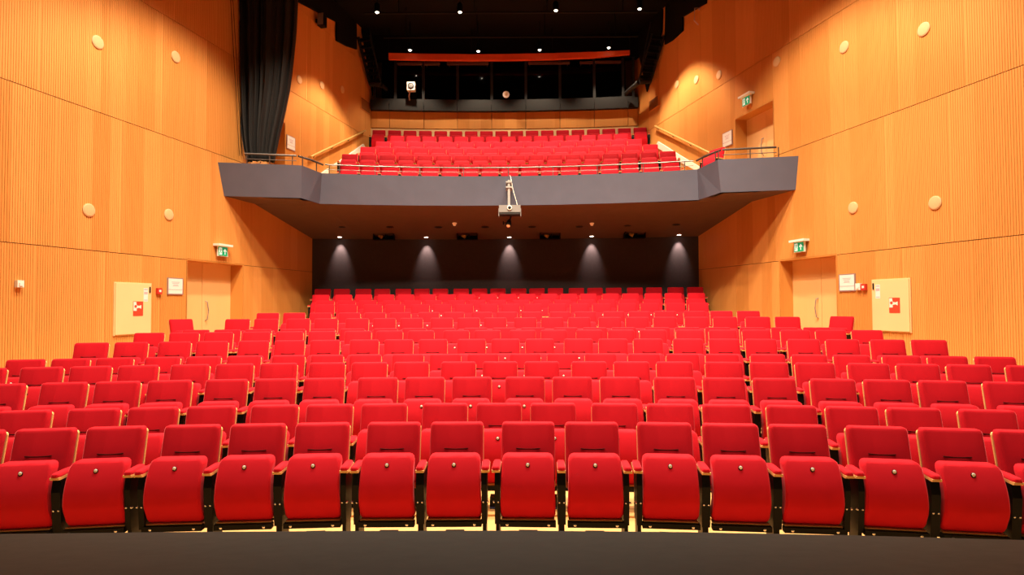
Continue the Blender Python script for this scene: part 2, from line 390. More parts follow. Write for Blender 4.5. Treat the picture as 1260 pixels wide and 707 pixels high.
# balcony floor and tiers
bb = [rad(r[0]) - .47 for r in BROWS[1:]] + [rad(21.3)]
mb = MB(); z = FLOOR_W; fr = [Vector((q.x, max(p.y, q.y), z)) + INW(i) * 1.25 for i, (p, q) in enumerate(zip(T, B))]; fr[0].x += .06; fr[-1].x -= .06
a0, a1 = arc_limits(bb[0]); rr = [arc(bb[0], a0 + (a1 - a0) * i / 12, z) for i in range(13)]
vs = fr + rr; vs += [p - Vector((0, 0, .12)) for p in vs]; fs = []
for i in range(12): q = (i, i + 1, 13 + i + 1, 13 + i); fs += [q, tuple(x + 26 for x in q[::-1])]
mb.add(vs, fs).obj('balcony_floor', 'oak', bal)
for i in range(1, 6):
    tier_mesh(bb[i - 1], bb[i], BROWS[i][1] - SEAT_H, BROWS[i - 1][1] - SEAT_H - .15).obj('step', 'oak', bal)

# wall behind the balcony: foot band coloured cream for the brighter light on it, wood panels, black booth sill, booth windows
RW = rad(21.25); a0, a1 = arc_limits(RW)
zc0 = BROWS[5][1] - SEAT_H; zc1 = at_y(627, 158.8, 21.25).z; zc2 = at_y(627, 138.4, 21.25).z; zc3 = at_y(627, 124.0, 21.05).z; zc4 = at_y(627, 75, 21.05).z
bw = thing('wall_rear', None, None, kind='structure')
arc_band(RW, RW + .1, zc0, zc1).obj('lit_foot_panel', 'cream', bw)
cuts = [a0] + [math.atan2(at_y(px, 148, 21.25).x - CX, at_y(px, 148, 21.25).y - CY) for px in (480, 522, 563, 605, 647, 689, 731, 772)] + [a1]
for p, q in zip(cuts, cuts[1:]):
    arc_band(RW - .02, RW + .08, zc1 + .01, zc2, p + .0002, q - .0002, 4).obj('wood_panel', 'panel', bw)
    arc_band(RW - .20, RW + .08, zc2, zc3, p + .0002, q - .0002, 4).obj('sill_panel', 'charcoal', bw)
arc_band(RW - .20, RW + .08, zc4, 11.6).obj('header_panel', 'black', bw)
arc_band(RW + 1.7, RW + 1.8, zc2 - .5, 11.6, a0 - .02, a1 + .02).obj('booth_back', 'black', bw)
arc_band(RW - .19, RW + 1.7, zc3 - .14, zc3 - .02, a0, a1).obj('booth_floor', 'charcoal', bw)
win = thing('window_1', None, None, kind='structure')
mul = [a0 + .004] + [math.atan2(at_y(px, 100, 21.05).x - CX, at_y(px, 100, 21.05).y - CY) for px in (487, 521, 563, 605, 647, 689, 731, 766)] + [a1 - .004]
for p in mul: arc_band(RW - .20, RW - .10, zc3, zc4, p - .0011, p + .0011, 1).obj('mullion', 'charcoal', win)
arc_band(RW - .20, RW - .10, zc3, zc3 + .05, mul[0], mul[-1]).obj('sill_rail', 'charcoal', win)
for p, q in zip(mul, mul[1:]):
    arc_band(RW - .155, RW - .145, zc3 + .05, zc4, p + .0011, q - .0011, 3).obj('pane', 'glass', win)

# ------------------------------------------------------------------ seats
def slab(wb, wt, h, t, r, dome, fwarp, nx=4, nz=7, edge=.014):
    """upholstered slab on a grid: outline a rounded rectangle (width wb at the bottom, wt at the top); fwarp(x, v, d) places it, d from -t (back) to the domed front"""
    zs = sorted({0.0, r * .12, r * .42, r, h - r, h - r * .42, h - r * .12, h} | {r + (h - 2 * r) * i / (nz - 1) for i in range(nz)})
    sx = [0, edge / wb, .035 + edge / wb] + [.12 + .76 * i / (nx - 1) for i in range(nx)]; sx = sorted(set(sx + [1 - q for q in sx]))
    mb = MB(); m = len(sx); vs = []
    for front in (1, 0):
        for z in zs:
            q = max(r - z, z - (h - r), 0.0); half = (wb + (wt - wb) * z / h) / 2 - r + math.sqrt(max(0.0, r * r - q * q))
            for a in sx:
                x = half * (2 * a - 1); e = min(half - abs(x), z, h - z)
                d = dome * (1 - (2 * a - 1) ** 2) * (1 - (2 * z / h - 1) ** 2)
                if e < edge: d -= edge * (1 - math.sqrt(max(0.0, 1 - (1 - e / edge) ** 2)))
                vs.append(fwarp(x, z, d if front else -t))
    n = len(zs); N = n * m; fs = []
    for i in range(n - 1):
        for k in range(m - 1):
            fs += [(i * m + k, i * m + k + 1, (i + 1) * m + k + 1, (i + 1) * m + k), (N + i * m + k, N + (i + 1) * m + k, N + (i + 1) * m + k + 1, N + i * m + k + 1)]
        fs += [(i * m, (i + 1) * m, N + (i + 1) * m, N + i * m), (i * m + m - 1, N + i * m + m - 1, N + (i + 1) * m + m - 1, (i + 1) * m + m - 1)]
    for k in range(m - 1): fs += [(k, N + k, N + k + 1, k + 1), ((n - 1) * m + k, (n - 1) * m + k + 1, N + (n - 1) * m + k + 1, N + (n - 1) * m + k)]
    return mb.add(vs, fs)
BACK_B, BACK_H = .46, .47                   # backrest: bottom height and length; it leans away from the stage
def warp_back(x, v, d):
    f = v / BACK_H; return (x, -.025 - .12 * (1 - f) - d - .018 * (1 - (2 * x / .45) ** 2) * 0, BACK_B + v)
def warp_shell(x, v, d):
    f = (v - .06) / BACK_H; return (x, .045 - .12 * (1 - f) - d, BACK_B - .06 + v)
PAN_B, PAN_H = .215, .50
def warp_pan(x, v, d):
    f = v / PAN_H; return (x, -.205 - .125 * math.sin(math.pi * min(1.0, 1.22 - 1.02 * f) / 1.25 * .78) - .02 * math.sin(math.pi * f) + .05 * max(0, .3 - f) / .3 - d, PAN_B + v)
ME = {}
ME['backrest'] = slab(.450, .446, BACK_H, .055, .030, .024, warp_back).mesh('backrest', 'velvet', True)
ME['back_shell'] = slab(.455, .449, BACK_H + .034, .016, .024, .0, warp_shell, nx=2, nz=3, edge=.003).mesh('back_shell', 'ply', True)
ME['seat_pan'] = slab(.444, .414, PAN_H, .085, .045, .006, warp_pan, nz=10).mesh('seat_pan', 'velvet', True)
mb = MB(); vs = []                          # thin plywood edge along the foot of the folded pan
for f, y0, y1 in ((-.010, -.295, -.225), (.004, -.300, -.22)):
    for x in (-.212, .212): vs += [(x, y0, PAN_B + f), (x, y1, PAN_B + f)]
ME['pan_edge'] = MB().add(vs, [(0, 1, 3, 2), (4, 6, 7, 5), (0, 4, 5, 1), (2, 3, 7, 6), (0, 2, 6, 4), (1, 5, 7, 3)]).mesh('pan_edge', 'ply')
mb = MB(); vs = []                          # stitched slit on the backrest
zs = .725; yb = -.025 - .12 * (1 - (zs - BACK_B) / BACK_H) - .019
for i in range(9):
    x = -.10 + .2 * i / 8; zz = zs + .006 * (2 * i / 8 - 1) ** 2
    for dy in (0, .004): vs += [(x, yb - .0035 + dy, zz - .004), (x, yb - .0035 + dy, zz + .005)]
ME['stitched_slit'] = mb.add(vs, [(4 * i + a, 4 * i + b, 4 * i + 4 + b, 4 * i + 4 + a) for i in range(8) for a, b in ((0, 1), (1, 3), (3, 2), (2, 0))] + [(0, 2, 3, 1), (32, 33, 35, 34)]).mesh('stitched_slit', 'velvet_dark')
py = warp_pan(0, .435, .012)
ME['number_plate'] = MB().lathe((0, py[1] + .004, py[2]), (0, -1, .12), [(.013, 0), (.013, .006), (.009, .009)], 12).mesh('number_plate', 'plate', True)
ME['plate_ring'] = MB().lathe((0, py[1] + .005, py[2] - .004), (0, -1, .12), [(.018, 0), (.018, .004), (.013, .006)], 12).mesh('plate_ring', 'black_steel', True)
def arm_mesh(x): return MB().poly((x, 0, 0), Y1, X1, Z1, [(-.11, .600), (-.335, .596), (-.35, .604), (-.35, .618), (-.11, .622)], -.0325, .0325).mesh('armrest', 'ply')
def pad_warp(x0):
    def f(x, v, d): return (x0 + x, -.115 - v, .619 + (d + .028))
    return f
def pad_mesh(x): return slab(.064, .063, .238, .028, .026, .006, pad_warp(x), nx=2, nz=3, edge=.014).mesh('armrest_pad', 'velvet', True)
def frame_mesh(x, k):
    mb = MB(); x, hw = (x, .032) if len(k) == 1 else (math.copysign(.243, x), .021)
    mb.poly((x, 0, 0), Y1, X1, Z1, [(-.30, .18), (-.10, .18), (-.08, .60), (-.31, .597), (-.33, .50)], -hw, hw)
    mb.poly((x, 0, 0), Y1, X1, Z1, [(-.27, 0), (-.10, 0), (-.10, .18), (-.28, .18)], -hw * .7, hw * .7)
    return mb.mesh('side_frame', 'black_steel')
def bolt_mesh(x):
    mb = MB()
    for dx in (-.018, .018): mb.lathe((x + dx, -.314, .36), (0, -1, 0), [(.008, -.01), (.008, .010), (.004, .014)], 8)
    return mb.mesh('hinge_bolts', 'silver', True)
AX = {'l': -.2685, 'r': .2685, 'le': -.253, 're': .253}
for k, x in AX.items():
    ME['armrest_' + k] = arm_mesh(x); ME['pad_' + k] = pad_mesh(x); ME['frame_' + k] = frame_mesh(x, k); ME['bolts_' + k] = bolt_mesh(x)
mb = MB(); mb.box(-.222, .222, -.325, -.265, .166, .206); ME['crossbeam'] = mb.mesh('crossbeam', 'black_steel')
mb = MB(); mb.lathe((-.165, -.325, .186), (0, -1, 0), [(.011, 0), (.011, .006), (.006, .009)], 10); ME['bolt_a'] = mb.mesh('bolt', 'silver', True)
mb = MB(); mb.lathe((.165, -.325, .186), (0, -1, 0), [(.011, 0), (.011, .006), (.006, .009)], 10); ME['bolt_b'] = mb.mesh('bolt', 'silver', True)
mb = MB(); mb.box(-.075, .075, -.31, -.20, .012, .10); ME['pedestal'] = mb.mesh('pedestal', 'black_steel')
mb = MB(); mb.box(-.075, .075, -.33, -.18, 0, .012); ME['base_plate'] = mb.mesh('base_plate', 'blue')
def child(name, me, parent):
    o = bpy.data.objects.new(name, me); COL.objects.link(o); o.parent = parent; return o
def seat(name, label, loc, rz, left, right, level, group):
    t = thing(name, label, 'seat', loc, group, rz)
    b = child('backrest', ME['backrest'], t); child('back_shell', ME['back_shell'], t)
    p = child('seat_pan', ME['seat_pan'], t)
    if level >= 2:
        child('stitched_slit', ME['stitched_slit'], b); child('pan_edge', ME['pan_edge'], p)
        child('plate_ring', ME['plate_ring'], p)
    if level >= 1: child('number_plate', ME['number_plate'], p)
    for k in (left, right):
        if k:
            a = child('armrest', ME['armrest_' + k], t)
            child('armrest_pad', ME['pad_' + k], a)
            f = child('side_frame', ME['frame_' + k], t)
            if level >= 3: child('hinge_bolts', ME['bolts_' + k], f)
    if level >= 3:
        c = child('crossbeam', ME['crossbeam'], t); child('bolt', ME['bolt_a'], c); child('bolt', ME['bolt_b'], c)
        q = child('pedestal', ME['pedestal'], t); child('base_plate', ME['base_plate'], q)
    return t
ORD = ['', 'first', 'second', 'third', 'fourth', 'fifth', 'sixth', 'seventh', 'eighth', 'ninth', 'tenth', 'eleventh', 'twelfth']
def place(i, n):
    if n % 2 and i == n // 2: return 'in the middle'
    if i < n // 2: return 'at the left end' if i == 0 else ORD[i + 1] + ' from the left end'
    j = n - 1 - i; return 'at the right end' if j == 0 else ORD[j + 1] + ' from the right end'
NR = len(ROWS)
for ri, (key, Y, zt, groups, s0) in enumerate(ROWS):
    R = rad(Y); n = sum(groups); i = 0
    row = 'the stalls row nearest the stage' if ri == 0 else 'the rearmost stalls row' if ri == NR - 1 else (ORD[ri + 1] + ' stalls row from the stage' if ri < 7 else ORD[NR - ri] + ' stalls row from the back')
    level = 3 if ri < 2 else 2 if ri < 7 else 1
    for gi, cnt in enumerate(groups):
        am = (s0 + i * PITCHW + gi * GAPW + (cnt - 1) * PITCHW / 2) / R; ctr = arc(R, am, zt - SEAT_H)
        for k in range(cnt):
            p = ctr + Vector((math.cos(am), -math.sin(am), 0)) * ((k - (cnt - 1) / 2) * PITCHW)
            seat('theatre_chair', 'red velvet tip-up seat, %s, %s' % (place(i, n), row), p, -am,
                 'le' if k == 0 else 'l', 're' if k == cnt - 1 else None, level, 'red tip-up seats in the stalls')
            i += 1
NB = len(BROWS)
for ri, (Y, zt, n, s0) in enumerate(BROWS):
    R = rad(Y); row = 'the front balcony row' if ri == 0 else 'the rearmost balcony row' if ri == NB - 1 else ORD[ri + 1] + ' balcony row from the rail'
    for i in range(n):
        a = (s0 + i * PITCHW) / R
        seat('balcony_chair', 'red velvet tip-up seat, %s, %s' % (place(i, n), row), arc(R, a, zt - SEAT_H), -a,
             'l', 'r' if i == n - 1 else None, 0, 'red tip-up seats on the balcony')
# single seats against the side walls, turned to face across the hall
p = at_z(222, 404, FLOOR_H + .70); seat('theatre_chair', 'single red seat facing across the hall beside the left exit door', (-6.58, 11.72, FLOOR_H), math.radians(58), 'le', 're', 1, 'sideways seats by the side walls')
seat('theatre_chair', 'single red seat facing across the hall beside the right exit door', (6.40, 11.45, FLOOR_H), math.radians(-58), 'le', 're', 1, 'sideways seats by the side walls')
p = at_y(881, 196, 14.35); seat('balcony_chair', 'single red seat on the right balcony wing beside the handrail', (p.x + .05, 14.4, FLOOR_W), math.radians(-60), 'le', 're', 0, 'sideways seats by the side walls')

# ------------------------------------------------------------------ things on the side walls
def wbox(side, P, w0, w1, h0, h1, z0, z1):
    return MB().frame(P, wall_e(side), wall_n(side), Z1, w0, w1, h0, h1, z0, z1)
def disc(side, px, py, label):
    P = at_wall(side, px, py); t = thing('wall_disc', label, 'wall disc', P, 'pale round discs on the wood walls')
    MB().lathe(P, wall_n(side), [(.118, 0), (.118, .014), (.106, .022)], 28).obj('rim', 'disc', t, smooth=True)
    MB().lathe(P + wall_n(side) * .018, wall_n(side), [(.098, 0), (.098, .006), (.06, .010), (.02, .012)], 28).obj('face', 'disc', t, smooth=True)
disc('left', 120, 52, 'pale round disc on left wood wall, upper pair, nearer the stage')
disc('left', 216, 70, 'pale round disc on left wood wall, upper pair, nearer the drape')
disc('left', 109, 258.5, 'pale round disc on left wood wall, lower pair, above the fire cabinet')
disc('left', 207.5, 264, 'pale round disc on left wood wall, lower pair, nearer the exit sign')
for (x, y), nm in zip(((368, 98), (396, 105), (421, 110)), ('first', 'second', 'third')): disc('left', x, y, 'small pale disc above the left balcony stair, %s behind the black drape' % nm)
disc('right', 1137, 36, 'pale round disc on right wood wall, upper row, nearest the stage')
disc('right', 1039, 58, 'pale round disc on right wood wall, upper row, second from the stage')
disc('right', 956, 76, 'pale round disc on right wood wall, upper row, above the balcony door')
disc('right', 885, 92, 'pale round disc above the right balcony stair, nearest the door')
disc('right', 857, 98, 'pale round disc above the right balcony stair, middle of the three')
disc('right', 833, 104, 'pale round disc above the right balcony stair, farthest from the door')
disc('right', 1151, 249.5, 'pale round disc on right wood wall, lower pair, nearer the stage')
disc('right', 1050, 255.5, 'pale round disc on right wood wall, lower pair, nearer the exit sign')

def exit_sign(side, px, py, label, flip):
    P = at_wall(side, px, py); t = thing('exit_sign', label, 'exit sign', P, 'green exit signs')
    e, n = wall_e(side), wall_n(side); s = -1 if side == 'left' else 1      # u runs to the viewer's right
    u = e * (1 if side == 'left' else -1)
    MB().frame(P, u, n, Z1, -.23, .23, 0, .16, .11, .16).obj('housing', 'white', t)
    MB().frame(P, u, n, Z1, -.17, .17, .05, .075, -.12, .11).obj('back_panel', 'white', t)
    pn = MB().frame(P, u, n, Z1, -.155, .135, .075, .082, -.105, .095).obj('green_panel', 'green', t)
    o = P + n * .083
    mb = MB(); mb.poly(o, u, n, Z1, [(-.135, -.085), (-.045, -.085), (-.045, .075), (-.135, .075)], 0, .002); mb.obj('door_symbol', 'sign_white', pn)
    mb = MB(); o2 = o + n * .0025
    mb.lathe(o2 + u * -.085 + Z1 * .05, n, [(.013, 0), (.013, .002)], 10)
    for q in ([(-.10, .035), (-.075, .035), (-.08, -.015), (-.105, -.01)], [(-.105, -.01), (-.09, -.012), (-.115, -.07), (-.13, -.065)], [(-.092, -.012), (-.08, -.015), (-.055, -.045), (-.07, -.052)], [(-.078, .03), (-.07, .018), (-.052, .028), (-.057, .036)]):
        mb.poly(o2, u, n, Z1, q, 0, .002)
    mb.obj('running_figure', 'green', pn)
    MB().poly(o, u, n, Z1, [(.045, -.075), (.065, -.075), (.065, .015), (.098, -.015), (.098, .015), (.055, .062), (.012, .015), (.012, -.015), (.045, .015)], 0, .002).obj('arrow', 'sign_white', pn)
exit_sign('left', 271, 309, 'green exit sign over the lower left exit door', 1)
exit_sign('right', 987, 303.5, 'green exit sign over the lower right exit door', -1)
exit_sign('right', 921.5, 124, 'green exit sign over the right balcony door', -1)

def fire_cabinet(side, x0, y0, x1, y1, label):
    A, Bp = at_wall(side, x0, y0), at_wall(side, x1, y1); c = (A + Bp) / 2; e, n = wall_e(side), wall_n(side)
    u = e if side == 'left' else -e; W = abs((A - Bp).dot(e)) / 2; H = abs(A.z - Bp.z) / 2; s = 1 if side == 'left' else -1
    t = thing('fire_cabinet', label, 'fire cabinet', c, 'cream fire hose cabinets')
    MB().frame(c, u, n, Z1, -W, W, 0, .02, -H, H).obj('frame', 'cream', t)
    d = MB().frame(c, u, n, Z1, -W + .02, W - .02, .022, .036, -H + .02, H - .02).obj('door', 'cream', t)
    hx = s * (W - .055)
    MB().frame(c, u, n, Z1, hx - .012, hx + .012, .036, .05, H - .19, H - .07).obj('latch', 'black_steel', d)
    lx = s * (W - .15)
    MB().frame(c, u, n, Z1, lx - .05, lx + .05, .036, .038, H - .36, H - .10).obj('label', 'paper', d)
    mb = MB()
    for a, b in ((-.34, -.325), (-.22, -.17), (-.135, -.115)): mb.frame(c, u, n, Z1, lx - .04, lx + .04, .038, .0395, H + a, H + b)
    mb.obj('label_print', 'ink', d)
    sg = MB().frame(c, u, n, Z1, -.02, .21, .036, .039, -.14, .14).obj('hose_sign', 'sign_red', t)
    mb = MB(); o = c + n * .039
    mb.poly(o, u, n, Z1, [(-.012, -.04), (.06, -.04), (.06, .01), (.10, .01), (.10, .06), (.06, .06), (.05, .13), (-.012, .13)], 0, .002)
    mb.poly(o, u, n, Z1, [(.10, .02), (.165, .0), (.165, .07), (.10, .05)], 0, .002)
    mb.obj('hose_symbol', 'white', sg)
    MB().lathe(o + u * .035 + Z1 * .045 + n * .002, n, [(.028, 0), (.028, .002)], 14).obj('reel_symbol', 'sign_red', sg)
fire_cabinet('left', 139.5, 346.5, 184.5, 410.5, 'cream fire hose cabinet on the left wood wall')
fire_cabinet('right', 1121, 341.5, 1075, 407, 'cream fire hose cabinet on the right wood wall')

def notice(side, px, py, w2, h2, label):
    P = at_wall(side, px, py); e, n = wall_e(side), wall_n(side); u = e if side == 'left' else -e
    t = thing('framed_notice', label, 'notice', P, 'framed notices beside the doors')
    MB().frame(P, u, n, Z1, -w2, w2, .0, .02, -h2, h2).obj('frame', 'alu', t)
    pp = MB().frame(P, u, n, Z1, -w2 + .025, w2 - .025, .02, .023, -h2 + .02, h2 - .02).obj('paper', 'paper', t)
    mb = MB(); mb.frame(P, u, n, Z1, -w2 + .025, w2 - .025, .023, .026, -h2 * .42, -h2 * .36)
    for zz, l in ((.45, .5), (.30, .42), (.12, .3), (.0, .36)): mb.frame(P, u, n, Z1, -w2 * l, w2 * l, .023, .0245, h2 * zz, h2 * zz + .012)
    mb.obj('faint_print', 'ink', pp)
notice('left', 215, 352, .21, .175, 'framed white notice beside the lower left exit door')
notice('right', 1043, 347.5, .21, .175, 'framed white notice beside the lower right exit door')
notice('left', 357.5, 176, .20, .19, 'framed white notice on the left balcony wall by the drape')
notice('right', 895.5, 171, .22, .20, 'framed white notice beside the right balcony door')

def call_point(side, px, py, label):
    P = at_wall(side, px, py); t = thing('fire_call_point', label, 'call point', P, 'red fire call points')
    wbox(side, P, -.055, .055, 0, .05, -.06, .06).obj('case', 'red_box', t)
    wbox(side, P, -.025, .025, .05, .056, -.02, .025).obj('press_plate', 'white', t)
call_point('left', 194.5, 358, 'small red fire call point beside the left fire cabinet')
call_point('right', 1064.5, 353, 'small red fire call point beside the right fire cabinet')
def wall_unit(side, px, py, w2, h2, d, label, name='wall_sensor'):
    P = at_wall(side, px, py); t = thing(name, label, 'wall sensor', P)
    wbox(side, P, -w2, w2, 0, d, -h2, h2).obj('case', 'white', t)
    wbox(side, P, -w2 * .5, w2 * .5, d, d + .012, -h2 * .6, h2 * .2).obj('window', 'paper', t)
wall_unit('left', 22, 349, .05, .055, .06, 'small white sensor box alone on the left wood wall')
wall_unit('right', 1057.8, 352.5, .055, .065, .05, 'small white box between notice and red call point, right wall')

def wall_speaker(side, px, py, label):
    P = at_wall(side, px, py); t = thing('wall_speaker', label, 'loudspeaker', P)
    wbox(side, P, -.10, .10, .10, .30, -.19, .19).obj('cabinet', 'black_steel', t)
    wbox(side, P, -.115, -.10, .11, .29, -.17, .17).obj('front_grille', 'projector', t)
    wbox(side, P, -.04, .04, 0, .10, -.05, .05).obj('bracket', 'black_steel', t)
wall_speaker('left', 389, 26, 'small black loudspeaker high on the left wall behind the drape')
P = at_wall('right', 861, 20); t = thing('wall_bracket', 'thin hooked metal bracket high on the right wall', 'bracket', P)
n_ = wall_n('right'); MB().tube([P + Z1 * .25, P + n_ * .16 + Z1 * .22, P + n_ * .18 - Z1 * .15, P + n_ * .05 - Z1 * .26], .018).obj('hook', 'alu', t, smooth=True)
wbox('right', P, -.03, .03, 0, .02, .18, .30).obj('plate', 'alu', t)

# white vents on the far end of the side walls
def vent(side, x0, y0, x1, y1, label):
    A, Bp = at_wall(side, x0, y0), at_wall(side, x1, y1); c = (A + Bp) / 2; W = abs((A - Bp).dot(wall_e(side))) / 2; H = abs(A.z - Bp.z) / 2
    t = thing('wall_vent', label, 'vent', c, 'slotted vents beside the booth')
    wbox(side, c, -W, W, 0, .02, -H, H).obj('frame', 'jamb', t)
    for i in range(6): wbox(side, c, -W * .85, W * .85, .02, .035, H * (-.85 + .3 * i), H * (-.85 + .3 * i) + H * .14).obj('slat', 'panel_dark', t)
vent('right', 799, 138, 811, 116, 'slotted wooden vent on the right wall beside the booth')
vent('left', 455, 141, 443, 118, 'slotted wooden vent on the left wall beside the booth')

# sloping handrails and pale stair skirts on the balcony walls
def wall_rail(side, p0, p1, label):
    A, Bp = at_wall(side, *p0), at_wall(side, *p1); n = wall_n(side)
    t = thing('wall_handrail', label, 'handrail', A, 'sloping wall handrails')
    MB().tube([A + n * .02, A + n * .09, Bp + n * .09, Bp + n * .02], .032, 10).obj('rail', 'brass', t, smooth=True)
    for f in (.06, .36, .66, .95):
        q = A.lerp(Bp, f); MB().tube([q, q + n * .05 - Z1 * .07, q + n * .09 - Z1 * .03], .014, 6).obj('bracket', 'black_steel', t)
wall_rail('left', (379, 193), (447, 161), 'brass handrail sloping up the left balcony wall')
wall_rail('right', (881, 190.5), (809, 155.5), 'brass handrail sloping up the right balcony wall')
for k, (side, pts) in enumerate((('left', [(391, 215), (424, 193), (446, 177), (449, 183), (428, 199), (399, 216)]), ('right', [(872, 211), (836, 190), (811, 174), (808, 180), (832, 196), (862, 212)]))):
    Q = [at_wall(side, *p) for p in pts]; o = Q[0].copy(); e = wall_e(side)
    MB().poly(o, e, wall_n(side), Z1, [((q - o).dot(e), q.z - o.z) for q in Q], -.005, .05).obj('baseboard_' + side, 'white', kind='structure')

# ------------------------------------------------------------------ balcony rails
rail = thing('balcony_rail', 'steel guard rail along the balcony front, two bars on short posts', 'guard rail', B[6])
def on_par(x, inset=.07):                    # a point on the parapet top at a given picture column
    best = None
    for i in range(len(T) - 1):
        for k in range(41):
            p = T[i].lerp(T[i + 1], k / 40); d = p - EYE
            px = 630 + F * d.x / d.y
            if best is None or abs(px - x) < best[0]: best = (abs(px - x), p)
    p = best[1].copy(); p.y += inset; return p
def rail_run(xs, zs, r, name, m): MB().tube([on_par(x) + Z1 * z for x, z in zip(xs, zs)], r, 8).obj(name, m, rail, smooth=True)
HR = .235
mainx = [398, 450, 510, 570, 627, 690, 750, 810, 857]
rail_run(mainx, [HR] * 9, .016, 'top_bar', 'rail_steel'); rail_run(mainx, [.115] * 9, .007, 'lower_bar', 'rail_steel')
for x in (404, 416, 460, 515.5, 571, 625.5, 681, 736.7, 794, 846): MB().tube([on_par(x), on_par(x) + Z1 * HR], .011, 6).obj('post', 'rail_steel', rail)
def wing_rail(side, xs, dxs, label):
    t = thing('wing_rail', label, 'guard rail', on_par(xs[0]), 'short rails on the balcony wings')
    MB().tube([on_par(x) + Z1 * .24 for x in xs], .024, 8).obj('top_bar', 'rail_dark' if side == 'right' else 'rail_steel', t, smooth=True)
    MB().tube([on_par(x) + Z1 * .12 for x in xs], .010, 6).obj('lower_bar', 'rail_steel', t, smooth=True)
    MB().tube([on_par(x) + Z1 * .23 for x in dxs], .026, 8).obj('corner_bar', 'rail_dark', t, smooth=True)
    for x in (xs[0] + 3, (xs[0] + xs[-1]) / 2, xs[-1] - 4): MB().tube([on_par(x), on_par(x) + Z1 * .24], .013, 6).obj('post', 'rail_steel', t)
    for f in (.2, .75):
        x = dxs[0] + (dxs[-1] - dxs[0]) * f; MB().tube([on_par(x), on_par(x) + Z1 * .23], .014, 6).obj('post', 'rail_dark', t)
wing_rail('left', (297, 330, 362), (364, 380, 395), 'short guard rail on the left balcony wing below the drape')
wing_rail('right', (961, 925, 893), (890, 873, 861), 'short guard rail on the right balcony wing before the door')

# ------------------------------------------------------------------ black drape gathered on the left balcony wing
keys = [(-70, 281, 370), (0, 282.5, 366), (40, 285, 364), (80, 288, 360), (110, 290, 356), (140, 292.5, 350), (165, 295.5, 344), (185, 299, 339.5), (200, 303, 337)]
NU, NV = 90, 40; vs = []; YD = 14.25
def drape_edge(py):
    for (a, l0, r0), (b, l1, r1) in zip(keys, keys[1:]):
        if a <= py <= b: f = (py - a) / (b - a); f = f; return l0 + (l1 - l0) * f, r0 + (r1 - r0) * f
    return keys[-1][1:]
for j in range(NV + 1):
    py = -70 + 270 * j / NV; l, r = drape_edge(py); zf = j / NV
    for i in range(NU + 1):
        u = i / NU; q = at_y(l + (r - l) * u, py, YD)
        sweep = .35 * zf ** 3                                # cloth is drawn together towards the foot
        ph = u * 2 * math.pi
        f = .055 * math.sin(ph * 9 + 1.3 * math.sin(ph * 2)) + .05 * math.sin(ph * 4 + 1 + .8 * zf) + .025 * math.sin(ph * 17 + 2 * zf)
        q.y += f * (1 - .35 * zf) - .25 * (u - .5) ** 2 * 0 + .18 * math.cos(math.pi * (u - .5)) * -1
        q.x = max(q.x, wall_x('left', q.y) + .05)
        vs.append(q)
mb = MB(); mb.add(vs, [(j * (NU + 1) + i, j * (NU + 1) + i + 1, (j + 1) * (NU + 1) + i + 1, (j + 1) * (NU + 1) + i) for j in range(NV) for i in range(NU)])
dr = mb.obj('stage_drape', 'drape', smooth=True, loc=(vs[-NU // 2].x, vs[-NU // 2].y, 4.8))
for p in dr.data.polygons: p.use_smooth = True
so = dr.modifiers.new('thickness', 'SOLIDIFY'); so.thickness = .012
tag(dr, 'long black drape gathered to a point behind the left balcony rail', 'drape')
# its bunched foot on the wing floor
vs = []; c = at_y(320, 200, YD); 
for j in range(9):
    for i in range(40):
        a = 2 * math.pi * i / 40; rr = (.34 + .06 * math.sin(7 * a) + .03 * math.sin(13 * a + j)) * (1 - .10 * j if j < 6 else 1 - .1 * j)
        vs.append(Vector((c.x + rr * 1.2 * math.cos(a), c.y - .12 + rr * .6 * math.sin(a), FLOOR_W + .52 * j / 8)))
MB().add(vs, [(j * 40 + i, j * 40 + (i + 1) % 40, (j + 1) * 40 + (i + 1) % 40, (j + 1) * 40 + i) for j in range(8) for i in range(40)] + [tuple(range(320, 360))]).obj('bunched_foot', 'drape', dr, smooth=True)
for px0, px1, nm in ((284.5, 292, 'nearer the stage'), (287.5, 295.5, 'nearer the drape')):
    a_, b_ = at_wall('left', px0, 60, .06), at_wall('left', px1, 192, .06)
    top_ = a_ + (a_ - b_) * .8
    tag(MB().tube([top_, a_, b_], .006, 5).obj('hanging_cord', 'black_steel', loc=b_), 'thin black cord hanging against the left wall, ' + nm, 'cord', 'cords beside the drape')

# ------------------------------------------------------------------ projector in front of the balcony
PB = on_par(627, 0); YP = PB.y - .38
pc = at_y(627.3, 258.6, YP)
t = thing('projector', 'pale grey video projector on a pole before the balcony front', 'projector', pc)
body = MB().frame(pc, X1, Y1, Z1, -.265, .265, -.20, .20, -.075, .10).obj('body', 'projector', t)
MB().lathe(pc + Vector((-.005, -.20, .03)), (0, -1, 0), [(.058, 0), (.058, .03), (.045, .035)], 20).obj('lens_ring', 'white', body, smooth=True)
MB().lathe(pc + Vector((-.005, -.236, .03)), (0, -1, 0), [(.042, 0), (.030, .004)], 16).obj('lens', 'lens', body, smooth=True)
MB().frame(pc, X1, Y1, Z1, -.25, .25, -.19, .19, -.125, -.076).obj('base_tray', 'red_box' if False else 'charcoal', t)
for s in (-1, 1): MB().frame(pc, X1, Y1, Z1, s * .272 - .008, s * .272 + .008, -.18, .10, -.17, .02).obj('side_bracket', 'projector', t)
zt_ = at_y(627, 224, YP).z
MB().tube([pc + Vector((-.02, 0, .10)), Vector((pc.x - .02, pc.y, zt_ + .05))], .034, 12).obj('pole', 'pole_grey', t, smooth=True)
for zz in (zt_, zt_ - .13):
    MB().frame((pc.x - .02, pc.y, zz), X1, Y1, Z1, -.075, .075, -.05, PB.y - pc.y + .01, -.018, .018).obj('clamp_arm', 'pole_grey', t)
